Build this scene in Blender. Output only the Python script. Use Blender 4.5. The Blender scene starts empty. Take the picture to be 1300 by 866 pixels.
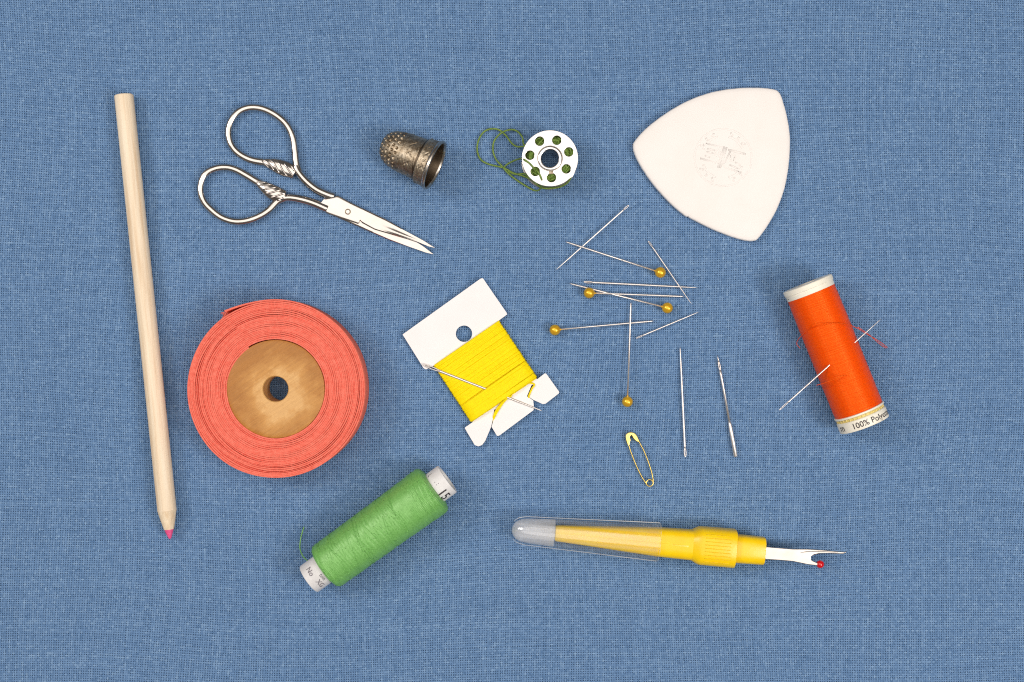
import bpy, math, random
import numpy as np
from mathutils import Vector, Matrix

random.seed(7)
rng = np.random.default_rng(11)

S = 0.00028          # metres per layout unit (0.28 mm)
D = 1800.0           # camera height in layout units (about 0.5 m)
R = math.radians

# ------------------------------------------------------------------ camera, world, lights
scene = bpy.context.scene
col = scene.collection

cam_d = bpy.data.cameras.new('camera')
cam = bpy.data.objects.new('camera', cam_d)
col.objects.link(cam)
cam.location = (0, 0, D * S)
cam.rotation_euler = (0, 0, 0)
cam_d.sensor_width = 36.0
cam_d.lens = 36.0 * D / 1300.0
cam_d.clip_start = 0.005
cam_d.clip_end = 20.0
scene.camera = cam

world = bpy.data.worlds.new('World')
scene.world = world
world.use_nodes = True
bg = world.node_tree.nodes['Background']
bg.inputs[0].default_value = (1.0, 0.93, 0.86, 1)
bg.inputs[1].default_value = 0.12


def area(name, loc, target, sx, sy, power, color):
    d = bpy.data.lights.new(name, 'AREA')
    d.shape = 'RECTANGLE'
    d.size, d.size_y = sx, sy
    d.energy = power
    d.color = color
    o = bpy.data.objects.new(name, d)
    col.objects.link(o)
    o.location = loc
    o.rotation_euler = (Vector(target) - Vector(loc)).to_track_quat('-Z', 'Y').to_euler()
    return o


area('overhead_softbox', (0.02, 0.05, 0.95), (0, 0, 0), 1.2, 0.9, 6.7, (1.0, 0.95, 0.90))
area('right_softbox', (0.62, -0.26, 0.80), (0.02, 0, 0), 0.26, 0.26, 4.3, (1.0, 0.96, 0.92))
area('left_softbox', (-0.66, 0.22, 0.72), (-0.05, 0, 0), 0.26, 0.26, 3.2, (1.0, 0.96, 0.92))

vs = scene.view_settings
vs.view_transform = 'Standard'
vs.look = 'None'
vs.exposure = 0.0
vs.gamma = 1.0
vs.use_curve_mapping = False
scene.cycles.filter_width = 1.1
scene.cycles.max_bounces = 10
scene.cycles.transparent_max_bounces = 16
scene.cycles.use_denoising = False


# ------------------------------------------------------------------ helpers
def W(px, py, z=0.0):
    """layout position of a thing at height z"""
    k = (D - z) / D
    return Vector(((px - 650.0) * k, (433.0 - py) * k, z))


def tag(o, label=None, cat=None, group=None, kind=None):
    if label: o['label'] = label
    if cat: o['category'] = cat
    if group: o['group'] = group
    if kind: o['kind'] = kind
    return o


def thing(name, label, cat, origin, group=None):
    o = bpy.data.objects.new(name, None)
    o.empty_display_size = 0.01
    col.objects.link(o)
    o.location = Vector(origin) * S
    o['_o'] = [float(c) for c in origin]
    return tag(o, label, cat, group)


def org(o):
    while o.parent is not None:
        o = o.parent
    return Vector(o['_o']) if '_o' in o else Vector((0, 0, 0))


def finish(name, me, mat, parent, smooth=True, angle=None):
    o = bpy.data.objects.new(name, me)
    col.objects.link(o)
    if mat is not None:
        me.materials.clear()
        me.materials.append(mat)
    if parent is not None:
        o.parent = parent
    if smooth:
        me.polygons.foreach_set('use_smooth', [True] * len(me.polygons))
        if angle:
            try:
                me.set_sharp_from_angle(angle=R(angle))
            except Exception:
                pass
    me.update()
    return o


class MB:
    """collects shapes in layout units; build() makes one mesh object"""
    def __init__(self):
        self.v = []
        self.f = []

    def add(self, vs_, fs_):
        n = len(self.v)
        self.v.extend([Vector(a) for a in vs_])
        self.f.extend([tuple(i + n for i in f) for f in fs_])

    def rings(self, rings, close_u=True, cap0=True, cap1=True, loop=False):
        m = len(rings[0])
        n0 = len(self.v)
        for r in rings:
            self.v.extend([Vector(a) for a in r])
        nr = len(rings)
        last = nr if loop else nr - 1
        for i in range(last):
            a = n0 + i * m
            b = n0 + ((i + 1) % nr) * m
            rr = m if close_u else m - 1
            for j in range(rr):
                k = (j + 1) % m
                self.f.append((a + j, a + k, b + k, b + j))
        if close_u and not loop:
            if cap0: self.f.append(tuple(n0 + j for j in reversed(range(m))))
            if cap1: self.f.append(tuple(n0 + (nr - 1) * m + j for j in range(m)))

    def tube(self, pts, rad, sides=8, loop=False, flat=1.0, cap=True):
        """tube round a path; flat scales the vertical half-axis"""
        n = len(pts)
        pts = [Vector(p) for p in pts]
        if not hasattr(rad, '__len__'):
            rad = [rad] * n
        rings = []
        up = None
        for i in range(n):
            if loop:
                t = pts[(i + 1) % n] - pts[i - 1]
            else:
                t = pts[min(i + 1, n - 1)] - pts[max(i - 1, 0)]
            if t.length < 1e-9: t = Vector((1, 0, 0))
            t.normalize()
            if up is None:
                ref = Vector((0, 0, 1)) if abs(t.z) < 0.9 else Vector((0, 1, 0))
            else:
                ref = up
            side = t.cross(ref)
            if side.length < 1e-6: side = t.orthogonal()
            side.normalize()
            up = side.cross(t).normalized()
            r = rad[i]
            rings.append([pts[i] + side * (r * math.cos(2 * math.pi * k / sides))
                          + up * (r * flat * math.sin(2 * math.pi * k / sides)) for k in range(sides)])
        self.rings(rings, cap0=cap, cap1=cap, loop=loop)

    def lathe(self, o, a, l, u, prof, segs=64, close=False, cap=True, fn=None):
        """profile of (t, r) about axis a from o"""
        rings = []
        for (t, r) in prof:
            ring = []
            for k in range(segs):
                p = 2 * math.pi * k / segs
                rr = r if fn is None else fn(t, r, p)
                ring.append(o + a * t + (l * math.sin(p) + u * math.cos(p)) * rr)
            rings.append(ring)
        self.rings(rings, cap0=cap, cap1=cap, loop=close)

    def sphere(self, c, r, seg=24, ring=14, sc=(1, 1, 1)):
        c = Vector(c)
        n0 = len(self.v)
        self.v.append(c + Vector((0, 0, r * sc[2])))
        for i in range(1, ring):
            th = math.pi * i / ring
            for k in range(seg):
                ph = 2 * math.pi * k / seg
                self.v.append(c + Vector((r * sc[0] * math.sin(th) * math.cos(ph), r * sc[1] * math.sin(th) * math.sin(ph), r * sc[2] * math.cos(th))))
        self.v.append(c - Vector((0, 0, r * sc[2])))
        e = len(self.v) - 1
        for k in range(seg):
            self.f.append((n0, n0 + 1 + k, n0 + 1 + (k + 1) % seg))
            b = n0 + 1 + (ring - 2) * seg
            self.f.append((e, b + (k + 1) % seg, b + k))
        for i in range(ring - 2):
            a = n0 + 1 + i * seg
            for k in range(seg):
                k2 = (k + 1) % seg
                self.f.append((a + k, a + seg + k, a + seg + k2, a + k2))

    def build(self, name, mat, parent=None, smooth=True, angle=None, at=None):
        o0 = org(parent) if parent is not None else (Vector(at) if at is not None else Vector((0, 0, 0)))
        me = bpy.data.meshes.new(name)
        me.from_pydata([tuple((p - o0) * S) for p in self.v], [], self.f)
        me.validate()
        o = finish(name, me, mat, parent, smooth, angle)
        if parent is None:
            o.location = o0 * S
            o['_o'] = [float(c) for c in o0]
        return o


def spline(pts, n=10, loop=False):
    """Catmull-Rom through the points"""
    P = [Vector(p) for p in pts]
    m = len(P)
    out = []
    rng_ = range(m) if loop else range(m - 1)
    for i in rng_:
        if loop:
            p0, p1, p2, p3 = P[i - 1], P[i], P[(i + 1) % m], P[(i + 2) % m]
        else:
            p0, p1, p2, p3 = P[max(i - 1, 0)], P[i], P[i + 1], P[min(i + 2, m - 1)]
        for k in range(n):
            t = k / n
            out.append(0.5 * ((2 * p1) + (p2 - p0) * t + (2 * p0 - 5 * p1 + 4 * p2 - p3) * t * t + (3 * p1 - p0 - 3 * p2 + p3) * t ** 3))
    if not loop: out.append(P[-1])
    return out


def zoomed(pts, ox, oy, sc):
    return [(ox + x / sc, oy + y / sc) for x, y in pts]


def plate(name, loops, z, half, bevel, mat, parent, at=None, angle=35, res=2):
    """flat shape with real thickness: loops are outlines (first outer, then holes) in layout xy"""
    cu = bpy.data.curves.new('tmp', 'CURVE')
    cu.dimensions = '2D'
    cu.fill_mode = 'BOTH'
    o0 = org(parent) if parent is not None else Vector(at)
    for lp in loops:
        sp = cu.splines.new('POLY')
        sp.points.add(len(lp) - 1)
        for i, p in enumerate(lp):
            sp.points[i].co = ((p[0] - o0.x), (p[1] - o0.y), 0, 1)
        sp.use_cyclic_u = True
    cu.extrude = max(half - bevel, 0.001)
    cu.bevel_depth = bevel
    cu.bevel_resolution = res
    cu.offset = -bevel
    tmp = bpy.data.objects.new('tmp', cu)
    col.objects.link(tmp)
    dg = bpy.context.evaluated_depsgraph_get()
    me = bpy.data.meshes.new_from_object(tmp.evaluated_get(dg))
    me.name = name
    bpy.data.objects.remove(tmp)
    bpy.data.curves.remove(cu)
    me.transform(Matrix.Translation((0, 0, z - o0.z)))
    me.transform(Matrix.Scale(S, 4))
    o = finish(name, me, mat, parent, True, angle)
    if parent is None:
        o.location = o0 * S
        o['_o'] = [float(c) for c in o0]
    return o


def glyphs(text, size):
    """triangulated letters as (verts2d, faces), centred vertically on the baseline"""
    cu = bpy.data.curves.new('tmp', 'FONT')
    cu.body = text
    cu.size = size
    cu.resolution_u = 3
    cu.offset = 0.012 * size
    tmp = bpy.data.objects.new('tmp', cu)
    col.objects.link(tmp)
    dg = bpy.context.evaluated_depsgraph_get()
    me = bpy.data.meshes.new_from_object(tmp.evaluated_get(dg))
    v = [(p.co.x, p.co.y) for p in me.vertices]
    f = [tuple(p.vertices) for p in me.polygons]
    bpy.data.objects.remove(tmp)
    bpy.data.curves.remove(cu)
    bpy.data.meshes.remove(me)
    return v, f


def wrap(mb, text, size, O, a_up, l, u, rad, phi0, t0, rot=0.0):
    """letters laid round a cylinder; a_up is the letters' up along the axis"""
    v, f = glyphs(text, size)
    c, s_ = math.cos(rot), math.sin(rot)
    out = []
    for x, y in v:
        x, y = x * c - y * s_, x * s_ + y * c
        p = phi0 + x / rad
        out.append(O + a_up * (t0 + y) + (l * math.sin(p) + u * math.cos(p)) * rad)
    mb.add(out, f)


# ------------------------------------------------------------------ materials
def nodes_of(name):
    m = bpy.data.materials.new(name)
    m.use_nodes = True
    nt = m.node_tree
    return m, nt, nt.nodes['Principled BSDF']


def pmat(name, base, rough=0.5, metal=0.0, **kw):
    m, nt, b = nodes_of(name)
    b.inputs['Base Color'].default_value = (*base, 1)
    b.inputs['Roughness'].default_value = rough
    b.inputs['Metallic'].default_value = metal
    for k, v in kw.items():
        b.inputs[k.replace('_', ' ')].default_value = v
    return m


def coords(nt, scale=(1, 1, 1), rot=0.0):
    """object coordinates in layout units, turned and stretched"""
    tc = nt.nodes.new('ShaderNodeTexCoord')
    r = nt.nodes.new('ShaderNodeVectorRotate')
    r.rotation_type = 'Z_AXIS'
    r.inputs['Angle'].default_value = rot
    nt.links.new(tc.outputs['Object'], r.inputs['Vector'])
    mp = nt.nodes.new('ShaderNodeVectorMath')
    mp.operation = 'MULTIPLY'
    mp.inputs[1].default_value = tuple(c / S for c in scale)
    nt.links.new(r.outputs[0], mp.inputs[0])
    return mp.outputs[0]


def noise(nt, vec, scale, detail=3.0, rough=0.55, dist=0.0):
    n = nt.nodes.new('ShaderNodeTexNoise')
    n.inputs['Scale'].default_value = scale
    n.inputs['Detail'].default_value = detail
    n.inputs['Roughness'].default_value = rough
    n.inputs['Distortion'].default_value = dist
    nt.links.new(vec, n.inputs['Vector'])
    return n.outputs['Fac']


def ramp(nt, fac, stops):
    r = nt.nodes.new('ShaderNodeValToRGB')
    e = r.color_ramp.elements
    while len(e) < len(stops): e.new(0.5)
    for i, (p, c) in enumerate(stops):
        e[i].position = p
        e[i].color = (*c, 1) if len(c) == 3 else c
    nt.links.new(fac, r.inputs[0])
    return r.outputs[0]


def bump(nt, b, fac, height_px, strength=1.0, normal=None):
    n = nt.nodes.new('ShaderNodeBump')
    n.inputs['Distance'].default_value = height_px * S
    n.inputs['Strength'].default_value = strength
    nt.links.new(fac, n.inputs['Height'])
    if normal is not None: nt.links.new(normal, n.inputs['Normal'])
    nt.links.new(n.outputs[0], b.inputs['Normal'])
    return n.outputs[0]


def varied(name, stops, scale, rough=0.6, metal=0.0, stretch=(1, 1, 1), rot=0.0, bh=0.0, bscale=None, detail=3.0, rr=None, **kw):
    """base colour from stretched noise, with fine relief"""
    m, nt, b = nodes_of(name)
    v = coords(nt, stretch, rot)
    f = noise(nt, v, scale, detail)
    nt.links.new(ramp(nt, f, stops), b.inputs['Base Color'])
    b.inputs['Roughness'].default_value = rough
    b.inputs['Metallic'].default_value = metal
    if rr:
        mr = nt.nodes.new('ShaderNodeMapRange')
        mr.inputs[1].default_value, mr.inputs[2].default_value = 0.3, 0.7
        mr.inputs[3].default_value, mr.inputs[4].default_value = rr
        nt.links.new(f, mr.inputs[0])
        nt.links.new(mr.outputs[0], b.inputs['Roughness'])
    if bh:
        f2 = noise(nt, v, bscale or scale * 2, 2.0)
        bump(nt, b, f2, bh)
    for k, val in kw.items():
        b.inputs[k.replace('_', ' ')].default_value = val
    return m


M = {}
# yarn: colour comes from each yarn's own dye strength (attribute)
m, nt, b = nodes_of('blue_yarn')
at_ = nt.nodes.new('ShaderNodeAttribute'); at_.attribute_name = 'dye'
nt.links.new(ramp(nt, at_.outputs['Fac'], [(0.0, (0.07, 0.15, 0.295)), (0.5, (0.143, 0.252, 0.432)), (1.0, (0.26, 0.395, 0.575))]), b.inputs['Base Color'])
b.inputs['Roughness'].default_value = 0.9
b.inputs['Specular IOR Level'].default_value = 0.15
M['yarn'] = m
# the cloth backing, and the weave where it runs out past the picture
m, nt, b = nodes_of('blue_cloth_ground')
v = coords(nt)
f1 = noise(nt, coords(nt, (1, 0.05, 1)), 0.35, 2); f2 = noise(nt, coords(nt, (0.05, 1, 1)), 0.35, 2)
ad = nt.nodes.new('ShaderNodeMath'); ad.operation = 'ADD'
nt.links.new(f1, ad.inputs[0]); nt.links.new(f2, ad.inputs[1])
hv = nt.nodes.new('ShaderNodeMath'); hv.operation = 'MULTIPLY'; hv.inputs[1].default_value = 0.5
nt.links.new(ad.outputs[0], hv.inputs[0])
nt.links.new(ramp(nt, hv.outputs[0], [(0.3, (0.085, 0.165, 0.31)), (0.7, (0.135, 0.235, 0.41))]), b.inputs['Base Color'])
b.inputs['Roughness'].default_value = 0.95
bump(nt, b, hv.outputs[0], 1.0)
M['ground'] = m

M['pencil_wood'] = varied('pencil_wood', [(0.25, (0.70, 0.50, 0.31)), (0.5, (0.85, 0.69, 0.50)), (0.75, (0.90, 0.77, 0.59))], 0.22, 0.55, stretch=(1, 0.035, 1), rot=R(-5.9), bh=0.25, bscale=0.9)
M['cut_wood'] = varied('cut_wood', [(0.3, (0.76, 0.57, 0.37)), (0.7, (0.88, 0.73, 0.53))], 0.35, 0.75, stretch=(1, 0.12, 1), rot=R(-5.9), bh=0.5, bscale=0.8)
M['pink_lead'] = varied('pink_lead', [(0.3, (0.78, 0.07, 0.22)), (0.7, (0.88, 0.13, 0.33))], 0.5, 0.5, bh=0.4)
M['steel'] = varied('polished_steel', [(0.3, (0.53, 0.485, 0.445)), (0.7, (0.62, 0.57, 0.525))], 0.05, 0.2, 1.0, rr=(0.14, 0.26))
M['needle_steel'] = pmat('needle_steel', (0.87, 0.81, 0.77), 0.46, 1.0)
M['flange_steel'] = varied('flange_steel', [(0.3, (0.60, 0.575, 0.555)), (0.7, (0.68, 0.655, 0.635))], 0.08, 0.22, 1.0)
M['brass'] = pmat('brass', (0.88, 0.66, 0.21), 0.28, 1.0)
M['pearl'] = varied('amber_pearl', [(0.3, (0.80, 0.42, 0.015)), (0.7, (0.90, 0.53, 0.03))], 0.3, 0.3, 0.5, Coat_Weight=0.3, Coat_Roughness=0.12)
m, nt, b = nodes_of('antique_silver')
v = coords(nt)
f = noise(nt, v, 0.11, 5, 0.65)
g = noise(nt, v, 0.45, 3, 0.6)
mx = nt.nodes.new('ShaderNodeMath'); mx.operation = 'MULTIPLY_ADD'; mx.inputs[1].default_value = 0.35
nt.links.new(g, mx.inputs[0]); nt.links.new(f, mx.inputs[2])
nt.links.new(ramp(nt, mx.outputs[0], [(0.42, (0.13, 0.085, 0.055)), (0.62, (0.33, 0.26, 0.18)), (0.85, (0.55, 0.47, 0.36))]), b.inputs['Base Color'])
b.inputs['Metallic'].default_value = 1.0
b.inputs['Roughness'].default_value = 0.46
bump(nt, b, g, 0.4, 0.6)
M['old_silver'] = m
M['rim_silver'] = varied('worn_silver', [(0.3, (0.40, 0.35, 0.30)), (0.7, (0.62, 0.57, 0.50))], 0.15, 0.3, 1.0)
M['inside_shade'] = varied('shaded_inside_silver', [(0.3, (0.07, 0.05, 0.035)), (0.7, (0.20, 0.15, 0.10))], 0.08, 0.45, 1.0)  # dark colour puts the shade inside the thimble into the metal
M['white_card'] = varied('white_card', [(0.3, (0.86, 0.83, 0.82)), (0.7, (0.89, 0.86, 0.85))], 0.03, 0.7, bh=0.05, bscale=0.5)
M['chalk'] = varied('chalk', [(0.3, (0.875, 0.82, 0.775)), (0.7, (0.90, 0.85, 0.81))], 0.03, 0.9, bh=0.08, bscale=0.25, Specular_IOR_Level=0.2)
M['wood_core'] = None
M['coral'] = varied('coral_tape', [(0.3, (0.80, 0.150, 0.100)), (0.7, (0.90, 0.225, 0.158))], 0.25, 0.95, bh=0.6, bscale=0.6, Specular_IOR_Level=0.2)
M['yellow_thread'] = varied('yellow_floss', [(0.3, (0.93, 0.68, 0.0)), (0.7, (0.96, 0.78, 0.0))], 0.4, 0.6, bh=0.1, Specular_IOR_Level=0.2)
M['orange_thread'] = varied('orange_thread', [(0.3, (0.82, 0.058, 0.0)), (0.7, (0.92, 0.092, 0.001))], 0.5, 0.38, bh=0.08, Specular_Tint=(1.0, 0.6, 0.12, 1), Specular_IOR_Level=1.0)
M['green_thread'] = varied('green_thread', [(0.3, (0.14, 0.38, 0.08)), (0.7, (0.21, 0.50, 0.13))], 0.5, 0.42, bh=0.08, Specular_IOR_Level=1.0, Specular_Tint=(0.8, 1.0, 0.65, 1))
M['olive_thread'] = varied('olive_thread', [(0.3, (0.085, 0.17, 0.02)), (0.7, (0.23, 0.33, 0.06))], 0.6, 0.6, bh=0.3)
M['cream_plastic'] = varied('cream_plastic', [(0.3, (0.86, 0.80, 0.66)), (0.7, (0.90, 0.85, 0.73))], 0.08, 0.4, Subsurface_Weight=0.0)
M['yellowed_plastic'] = pmat('yellowed_plastic', (0.70, 0.55, 0.18), 0.4)
M['white_plastic'] = varied('white_plastic', [(0.3, (0.70, 0.68, 0.67)), (0.7, (0.79, 0.77, 0.76))], 0.1, 0.5)
M['ink'] = pmat('dark_print', (0.045, 0.035, 0.04), 0.6)
M['grey_ink'] = pmat('worn_print', (0.22, 0.20, 0.22), 0.7)
M['yellow_plastic'] = varied('yellow_plastic', [(0.3, (0.93, 0.58, 0.0)), (0.7, (0.95, 0.64, 0.002))], 0.05, 0.33, bh=0.15, bscale=0.25)
M['red_bead'] = pmat('red_bead', (0.62, 0.004, 0.008), 0.15, Coat_Weight=0.5)

# pale wood disc: dark handled rim, paler worn ring round the bore
m, nt, b = nodes_of('turned_wood')
v = coords(nt)
vl = nt.nodes.new('ShaderNodeVectorMath'); vl.operation = 'LENGTH'
fl = nt.nodes.new('ShaderNodeVectorMath'); fl.operation = 'MULTIPLY_ADD'
fl.inputs[1].default_value = (1, 1, 0); fl.inputs[2].default_value = (-6, 8, 0)
nt.links.new(v, fl.inputs[0]); nt.links.new(fl.outputs[0], vl.inputs[0])
n1 = noise(nt, v, 0.05, 5, 0.6)
ma = nt.nodes.new('ShaderNodeMath'); ma.operation = 'MULTIPLY_ADD'; ma.inputs[1].default_value = 55.0
nt.links.new(n1, ma.inputs[0]); nt.links.new(vl.outputs['Value'], ma.inputs[2])
dv = nt.nodes.new('ShaderNodeMath'); dv.operation = 'DIVIDE'; dv.inputs[1].default_value = 100.0
nt.links.new(ma.outputs[0], dv.inputs[0])
worn = ramp(nt, dv.outputs[0], [(0.50, (0.70, 0.395, 0.14)), (0.62, (0.57, 0.27, 0.062)), (0.85, (0.42, 0.165, 0.022))])
gr = noise(nt, coords(nt, (1, 0.06, 1), R(55)), 0.5, 4, 0.7)
mixn = nt.nodes.new('ShaderNodeMix'); mixn.data_type = 'RGBA'; mixn.blend_type = 'MULTIPLY'
mixn.inputs[0].default_value = 0.45
nt.links.new(worn, mixn.inputs[6])
nt.links.new(ramp(nt, gr, [(0.3, (0.72, 0.66, 0.6)), (0.6, (1.1, 1.1, 1.1))]), mixn.inputs[7])
nt.links.new(mixn.outputs[2], b.inputs['Base Color'])
b.inputs['Roughness'].default_value = 0.5
bump(nt, b, gr, 0.5)
M['wood_core'] = m

# clear plastic shell
m = bpy.data.materials.new('clear_plastic'); m.use_nodes = True
nt = m.node_tree; nt.nodes.clear()
out = nt.nodes.new('ShaderNodeOutputMaterial')
tr = nt.nodes.new('ShaderNodeBsdfTransparent'); tr.inputs[0].default_value = (1, 1, 1, 1)
gl = nt.nodes.new('ShaderNodeBsdfGlossy'); gl.inputs['Roughness'].default_value = 0.05
lw = nt.nodes.new('ShaderNodeLayerWeight'); lw.inputs[0].default_value = 0.5
pw = nt.nodes.new('ShaderNodeMath'); pw.operation = 'POWER'; pw.inputs[1].default_value = 7.0
nt.links.new(lw.outputs['Facing'], pw.inputs[0])
fr = nt.nodes.new('ShaderNodeMath'); fr.operation = 'MULTIPLY_ADD'; fr.inputs[1].default_value = 0.75; fr.inputs[2].default_value = 0.05
nt.links.new(pw.outputs[0], fr.inputs[0])
m1 = nt.nodes.new('ShaderNodeMixShader')
nt.links.new(fr.outputs[0], m1.inputs[0]); nt.links.new(tr.outputs[0], m1.inputs[1]); nt.links.new(gl.outputs[0], m1.inputs[2])
nt.links.new(m1.outputs[0], out.inputs[0])
M['clear'] = m
for mkey, mname, lo_, hi_ in (('milky', 'glare_plastic', 0.0, 0.2), ('frosted', 'frosted_plastic', 0.28, 0.62)):  # the milky one paints reflections and glare as a pale veil
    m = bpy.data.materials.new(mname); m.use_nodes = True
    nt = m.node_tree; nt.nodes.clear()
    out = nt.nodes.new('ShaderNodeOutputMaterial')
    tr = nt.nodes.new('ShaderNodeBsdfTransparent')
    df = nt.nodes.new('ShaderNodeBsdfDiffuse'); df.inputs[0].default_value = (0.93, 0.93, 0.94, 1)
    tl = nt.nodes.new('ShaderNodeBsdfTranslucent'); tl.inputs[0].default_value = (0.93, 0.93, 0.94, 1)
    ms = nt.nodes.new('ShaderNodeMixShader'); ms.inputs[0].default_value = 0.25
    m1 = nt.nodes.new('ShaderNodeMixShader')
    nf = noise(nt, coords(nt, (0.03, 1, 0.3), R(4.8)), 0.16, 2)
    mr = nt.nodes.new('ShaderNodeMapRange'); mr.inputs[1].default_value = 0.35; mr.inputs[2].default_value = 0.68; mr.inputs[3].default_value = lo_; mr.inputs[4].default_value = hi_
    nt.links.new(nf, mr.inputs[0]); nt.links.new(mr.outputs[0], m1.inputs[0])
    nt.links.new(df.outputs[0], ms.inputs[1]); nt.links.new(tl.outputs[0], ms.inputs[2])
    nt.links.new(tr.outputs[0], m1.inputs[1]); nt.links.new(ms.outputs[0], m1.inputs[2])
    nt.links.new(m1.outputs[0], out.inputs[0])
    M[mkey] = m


# ------------------------------------------------------------------ the cloth
def smooth1d(n, width, amp):
    """smooth random wander"""
    k = max(2, int(n / width) + 4)
    p = rng.normal(0, amp, k)
    x = np.linspace(0, k - 3.001, n) + 1
    i = x.astype(int); t = x - i
    a, b_, c, d = p[i - 1], p[i], p[np.minimum(i + 1, k - 1)], p[np.minimum(i + 2, k - 1)]
    return 0.5 * (2 * b_ + (c - a) * t + (2 * a - 5 * b_ + 4 * c - d) * t ** 2 + (3 * b_ - a - 3 * c + d) * t ** 3)


waves = [(rng.uniform(0, 2 * math.pi), lam, rng.uniform(0, 6.28), amp) for lam, amp in
         [(520, 0.9), (380, 0.7), (300, 0.55), (230, 0.42), (180, 0.34), (140, 0.26), (110, 0.36), (85, 0.32), (66, 0.24)]]


def relief(x, y):
    z = np.zeros_like(x)
    for th, lam, ph, amp in waves:
        u_ = (x * math.cos(th) + y * math.sin(th)) + 18 * np.sin(x / 160 + ph) + 14 * np.sin(y / 130 - ph)
        z += amp * np.sin(2 * math.pi * u_ / lam + ph)
    # soft creases down the left border
    left = np.clip((-430 - x) / 160, 0, 1)
    z += left * 1.5 * np.sin((x + 0.35 * y) / 17.0 + 1.3 * np.sin(y / 110))
    return np.clip(0.6 * z, -1.9, 1.2) - 2.3


def warp_field(x, y):
    """the weave's slow drift across the cloth"""
    dx = 7 * np.sin(y / 210 + 0.6) + 4 * np.sin(y / 95 + x / 300) + 2.0 * np.sin(x / 70 + y / 60)
    dy = 6 * np.sin(x / 240 - 0.4) + 3.5 * np.sin(x / 100 + y / 280 + 2) + 1.8 * np.sin(y / 66 - x / 75)
    return x + dx, y + dy


def mesh_grid(name, co, quads, mat, dye=None):
    me = bpy.data.meshes.new(name)
    nv, nq = len(co), len(quads)
    me.vertices.add(nv)
    me.vertices.foreach_set('co', (co * S).astype(np.float32).ravel())
    me.loops.add(nq * 4)
    me.loops.foreach_set('vertex_index', quads.astype(np.int32).ravel())
    me.polygons.add(nq)
    me.polygons.foreach_set('loop_start', np.arange(0, nq * 4, 4, dtype=np.int32))
    me.polygons.foreach_set('use_smooth', np.ones(nq, dtype=bool))
    if dye is not None:
        a = me.attributes.new('dye', 'FLOAT', 'POINT')
        a.data.foreach_set('value', dye.astype(np.float32))
    me.materials.append(mat)
    me.update(calc_edges=True)
    o = bpy.data.objects.new(name, me)
    col.objects.link(o)
    return o


# ground sheet under the yarns, running on past the picture
gx = np.concatenate([np.linspace(-2600, -800, 30), np.linspace(-790, 790, 159), np.linspace(800, 2600, 30)])
gy = np.concatenate([np.linspace(-2200, -570, 26), np.linspace(-560, 560, 113), np.linspace(570, 2200, 26)])
X, Y = np.meshgrid(gx, gy)
inside = np.clip((np.maximum(np.abs(X) / 760, np.abs(Y) / 530) - 1.0) / 0.03, 0, 1)
Z = relief(X, Y) - 2.2 + 1.9 * inside
ny, nx = X.shape
idx = np.arange(nx * ny).reshape(ny, nx)
q = np.stack([idx[:-1, :-1], idx[:-1, 1:], idx[1:, 1:], idx[1:, :-1]], -1).reshape(-1, 4)
cloth = mesh_grid('cloth', np.stack([X, Y, Z], -1).reshape(-1, 3), q, M['ground'])
tag(cloth, 'blue woven cotton cloth spread under all the sewing tools', 'cloth', kind='structure')

PITCH = 2.95
HX, HY = 748.0, 518.0
NI, NJ = int(2 * HX / PITCH), int(2 * HY / PITCH)


def yarns(name, along_y):
    n, m_ = (NI, NJ) if along_y else (NJ, NI)
    h0, h1 = (HX, HY) if along_y else (HY, HX)
    base = np.linspace(-h0, h0, n) + rng.normal(0, 0.07, n)
    run = np.linspace(-h1, h1, m_)
    th_w = rng.normal(0, 0.035, n)                      # each yarn its own thickness
    th_d = rng.normal(0, 0.028, n)                      # and its own dye strength
    A = np.zeros((n, m_)); Wd = np.zeros((n, m_)); Dy = np.zeros((n, m_))
    for i in range(n):
        A[i] = base[i] + smooth1d(m_, 40, 0.10)
        slub = smooth1d(m_, 12, 0.045) + smooth1d(m_, 45, 0.03)
        Wd[i] = np.clip(0.97 + th_w[i] + slub, 0.65, 1.35)
        Dy[i] = 0.5 + th_d[i] + smooth1d(m_, 12, 0.035) + smooth1d(m_, 50, 0.02) + rng.normal(0, 0.14, m_)
    Rn = np.broadcast_to(run, (n, m_))
    ii, jj = np.meshgrid(np.arange(n), np.arange(m_), indexing='ij')
    sgn = np.where((ii + jj) % 2 == 0, 1.0, -1.0) * (1 if along_y else -1)
    zc = 0.85 * sgn
    cs = []
    for k, (du, dz) in enumerate(((-1, -0.7), (0, 0.3), (1, -0.7))):
        if along_y:
            x, y = A + du * Wd, Rn
        else:
            x, y = Rn, A - du * Wd
        xx, yy = warp_field(x, y)
        cs.append(np.stack([xx, yy, relief(xx, yy) + zc + dz], -1))
    co = np.stack(cs, 2).reshape(-1, 3)                # (n, m, 3 cross verts)
    dye = np.repeat(np.clip(Dy, 0, 1)[:, :, None], 3, 2).reshape(-1)
    id_ = np.arange(n * m_ * 3).reshape(n, m_, 3)
    a, b_, c, d = id_[:, :-1, :-1], id_[:, :-1, 1:], id_[:, 1:, 1:], id_[:, 1:, :-1]
    q_ = np.stack([a, b_, c, d], -1).reshape(-1, 4)
    o = mesh_grid(name, co, q_, M['yarn'], dye)
    o.parent = cloth
    tag(o, kind='stuff')
    return o


yarns('warp_yarns', True)
yarns('weft_yarns', False)

Zv = Vector((0, 0, 1))


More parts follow.
